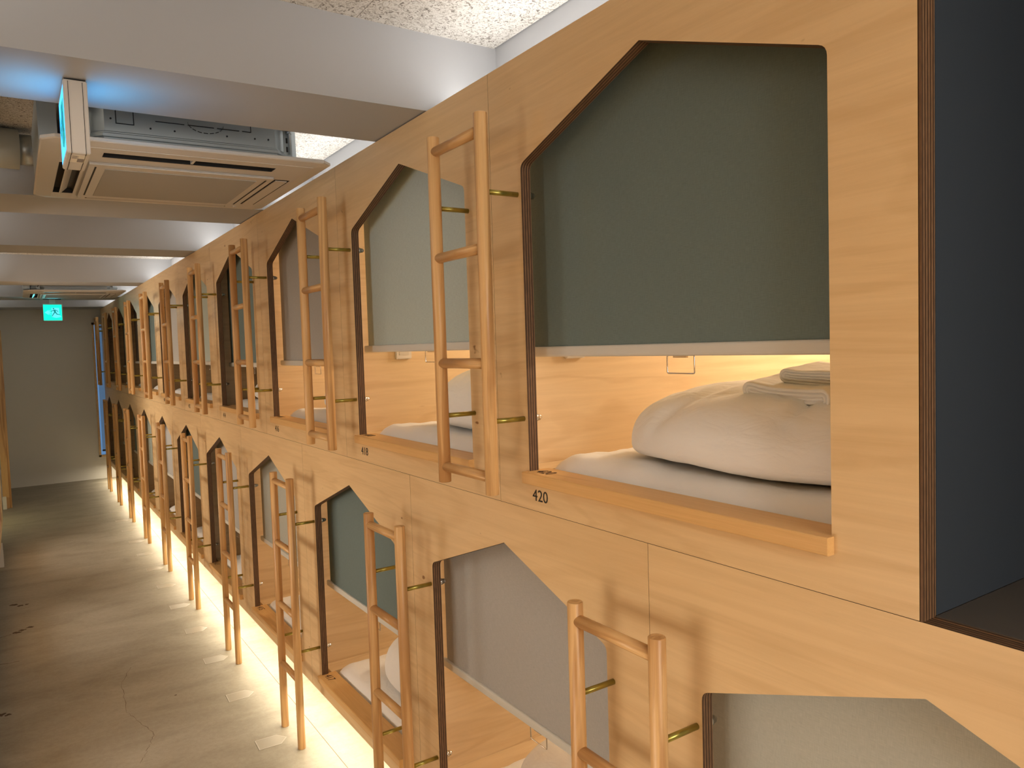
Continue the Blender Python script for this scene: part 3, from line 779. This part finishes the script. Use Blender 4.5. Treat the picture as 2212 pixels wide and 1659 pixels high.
    for sx in (-1, 1):
        for sy in (-1, 1):
            bm = bmesh.new()
            x0 = sx*(a-0.070)
            box(bm, min(x0, x0+sx*0.028), max(x0, x0+sx*0.028), sy*(b_-0.030)-0.002, sy*(b_-0.030)+0.002, 0.036, 0.135)
            box(bm, min(x0, x0+sx*0.028), max(x0, x0+sx*0.028), sy*(b_-0.030)-0.025, sy*(b_-0.030)+0.018, 0.133, 0.137)
            hb = obj('hanger_bracket', bm, STEEL, t)
            bm = bmesh.new()
            for zz in (0.06, 0.09): box(bm, min(x0+sx*0.008, x0+sx*0.014), max(x0+sx*0.008, x0+sx*0.014), sy*(b_-0.030)-0.003, sy*(b_-0.030)+0.003, zz, zz+0.018)
            obj('bracket_slots', bm, DARK, hb)
            bm = bmesh.new(); tube(bm, [(x0+sx*0.018, sy*(b_-0.030)-0.012, 0.05), (x0+sx*0.018, sy*(b_-0.030)-0.012, 0.294)], 0.004, 8)
            tube(bm, [(x0+sx*0.018, sy*(b_-0.030)-0.012, 0.120), (x0+sx*0.018, sy*(b_-0.030)-0.012, 0.131)], 0.009, 6)
            tube(bm, [(x0+sx*0.018, sy*(b_-0.030)-0.012, 0.138), (x0+sx*0.018, sy*(b_-0.030)-0.012, 0.147)], 0.011, 6)
            obj('threaded_rod', bm, STEEL, hb)
    # wiring box on the left side
    bm = bmesh.new(); prism(bm, rounded([(-a-0.062, 0.040), (-a-0.012, 0.040), (-a-0.012, 0.20), (-a-0.062, 0.20)], 0.004), 'Y', -b_+0.10, b_-0.10); obj('wiring_box', bm, STEEL, t)
    return t
aircon('white cassette air conditioner hanging just behind the nearer exit sign', (-0.524, 1.465, 2.352))
aircon('small distant cassette air conditioner hanging above the green exit sign', (-0.515, 7.28, 2.366))
bm = bmesh.new(); tube(bm, [(-0.99, 2.10, 2.565), (-1.08, 2.095, 2.565), (-1.16, 2.06, 2.565), (-1.21, 1.98, 2.565), (-1.225, 1.86, 2.565), (-1.225, 1.2, 2.565)], 0.078, 24)
du = thing('air_duct', 'rounded grey duct beside the nearer air conditioner at the left edge', 'duct', (0, 0, 0)); obj('duct_bend', bm, DUCTM, du)
bm = bmesh.new(); tube(bm, [(-1.0, 2.10, 2.565), (-0.935, 2.10, 2.565)], 0.060, 20); obj('duct_spigot', bm, STEEL, du)

# ------------------------------------------------------------------ exit signs
SIGNB = simple('sign_housing_plastic', (0.62, 0.58, 0.53), 0.4)
def man(bm, ox, oz, s, x):
    """running figure drawn in a (u, v) plane at depth x: u to the viewer's right"""
    def limb(p, q, w0, w1):
        p = Vector(p); q = Vector(q); d = (q-p).normalized(); n_ = Vector((-d.y, d.x))
        pts = [p+n_*w0, q+n_*w1, q-n_*w1, p-n_*w0]
        out.append([(ox+a.x*s, oz+a.y*s) for a in pts])
    out = []
    out.append([(ox+(0.00+0.085*math.cos(k*PI/6))*s, oz+(0.80+0.085*math.sin(k*PI/6))*s) for k in range(12)])
    limb((0.06, 0.66), (0.16, 0.34), 0.11, 0.09)
    limb((0.02, 0.62), (-0.20, 0.50), 0.04, 0.035); limb((-0.20, 0.50), (-0.30, 0.40), 0.035, 0.03)
    limb((0.14, 0.62), (0.36, 0.56), 0.04, 0.035); limb((0.36, 0.56), (0.46, 0.38), 0.035, 0.03)
    limb((0.12, 0.36), (-0.04, 0.14), 0.06, 0.045); limb((-0.04, 0.14), (-0.20, -0.14), 0.045, 0.035)
    limb((0.18, 0.36), (0.34, 0.10), 0.06, 0.045); limb((0.34, 0.10), (0.66, 0.04), 0.045, 0.035)
    return out
def exit_sign(label, loc, rz, faces, bgc, fgc, dkc, mount, extra=False, H=0.20):
    """local frame: width along Y (0.19), thickness along X, hangs from z=0 down"""
    t = thing('exit_sign', label, 'exit sign', loc, rz, 'ceiling exit signs')
    hw = 0.098; th = 0.026
    if mount < 0.02: B('mounting_plate', -th+0.003, th-0.003, -hw+0.01, hw-0.01, -mount, 0, DARK, t)
    else:
        mp_ = B('mounting_plate', -th+0.003, th-0.003, -hw+0.01, hw-0.01, -0.006, 0.002, DARK, t)
        B('mounting_neck', -0.010, 0.010, -0.030, 0.030, -mount, -0.0062, SIGNB, mp_)
    hs = B('housing', -th, th, -hw, hw, -mount-H, -mount, SIGNB, t, 0.002)
    for s_ in (-1, 1):
        B('housing_seam', s_*(0.60*th)-0.0006, s_*(0.60*th)+0.0006, -hw-0.0008, hw+0.0008, -mount-H-0.0008, -mount-0.004, DARK, hs)
    zc = -mount - H/2
    for sgn in faces:
        x0 = sgn*(th+0.00005)
        fp = B('lit_face', min(x0, x0+sgn*0.0004), max(x0, x0+sgn*0.0004), -hw+0.010, hw-0.006, zc-H/2+0.010, zc+H/2-0.012, bgc, t)
        xa = x0+sgn*0.0005; xb_ = xa+sgn*0.0002; xc = xb_+sgn*0.0002
        # u runs to the viewer's right when looking at the face
        U = lambda u: u*sgn
        def pr2(pts, a, b2, mat, nme):
            bm = bmesh.new()
            for poly in pts: prism(bm, [(U(p[0]), p[1]) for p in poly], 'X', a, b2)
            return obj(nme, bm, mat, fp)
        s_ = 0.092
        door = [[(-0.012, -0.05), (-0.012, 0.052), (0.062, 0.052), (0.062, -0.022), (0.082, -0.050), (0.03, -0.062)]]
        pr2([[(a, b2+zc) for a, b2 in door[0]]], xa, xb_, fgc, 'door_symbol')
        pr2(man(None, 0.008, zc-0.030, s_, 0), xb_, xc, dkc, 'running_figure')
        arrow = [[(-0.080, 0.0), (-0.040, 0.030), (-0.046, 0.008), (-0.046, -0.008), (-0.040, -0.030)], [(-0.050, 0.007), (-0.020, 0.007), (-0.020, -0.007), (-0.050, -0.007)],
                 [(-0.046, 0.012), (-0.020, 0.030), (-0.024, 0.018), (-0.044, 0.004)], [(-0.046, -0.012), (-0.020, -0.030), (-0.024, -0.018), (-0.044, -0.004)]]
        pr2([[(a, b2+zc) for a, b2 in q_] for q_ in arrow], xa, xb_, fgc, 'arrow_symbol')
    if extra:
        lb = B('rating_label', -0.016, 0.018, -hw+0.02, -hw+0.10, -mount-H-0.0008, -mount-H-0.0002, simple('paper_label', (0.80, 0.74, 0.62), 0.5), t)
        bm = bmesh.new()
        box(bm, 0.0, 0.014, -hw+0.055, -hw+0.092, -mount-H-0.0013, -mount-H-0.0009)
        for r_ in range(5): box(bm, -0.013, -0.002 + 0.003*(r_ % 2), -hw+0.026+r_*0.007, -hw+0.028+r_*0.007, -mount-H-0.0013, -mount-H-0.0009)
        obj('fine_print', bm, simple('grey_print', (0.25, 0.22, 0.20), 0.7), lb)
    return t
exit_sign('edge-on exit sign with cyan glowing faces hanging from the nearest beam', (-0.888, 0.730, 2.414), 0.0, (-1, 1),
          emit('cyan_lit_face', (0.028, 0.24, 0.58), 3.4), emit('cyan_green_mark', (0.0, 0.42, 0.42), 0.8), emit('teal_mark', (0.0, 0.25, 0.40), 0.6), 0.008, True, 0.178)
exit_sign('bright green exit sign with running figure and left arrow facing the camera', (-0.655, 8.53, 2.413), PI/2, (-1, 1),
          emit('green_lit_face', (0.0, 0.92, 0.60), 1.15), emit('pale_cyan_mark', (0.12, 0.85, 0.95), 0.95), emit('dark_green_mark', (0.0, 0.30, 0.28), 0.8), 0.055)

# ------------------------------------------------------------------ house-shaped stickers on the floor
hs_poly = [(0, -0.046), (0.095, -0.046), (0.131, 0.0), (0.095, 0.046), (0, 0.046)]
for i in range(14):
    cy = 1.802 + i*0.553 - 0.553*2
    if i < 2: continue
    lab = '%s house-shaped clear sticker on the floor' % (ordn(i-2, 12).capitalize())
    t = thing('floor_sticker', lab, 'sticker', (-0.255, cy, 0.0), math.radians(-2), 'house-shaped stickers along the ladders')
    bm = bmesh.new(); prism(bm, hs_poly, 'Z', 0.0002, 0.0008); obj('film', bm, DECAL, t)
    bm = bmesh.new()
    inn = [(0.005, -0.041), (0.093, -0.041), (0.124, 0.0), (0.093, 0.041), (0.005, 0.041)]
    n = 5
    for k in range(n):
        prism(bm, [hs_poly[k], hs_poly[(k+1) % n], inn[(k+1) % n], inn[k]], 'Z', 0.0009, 0.0013)
    obj('rim', bm, DECALR, t)
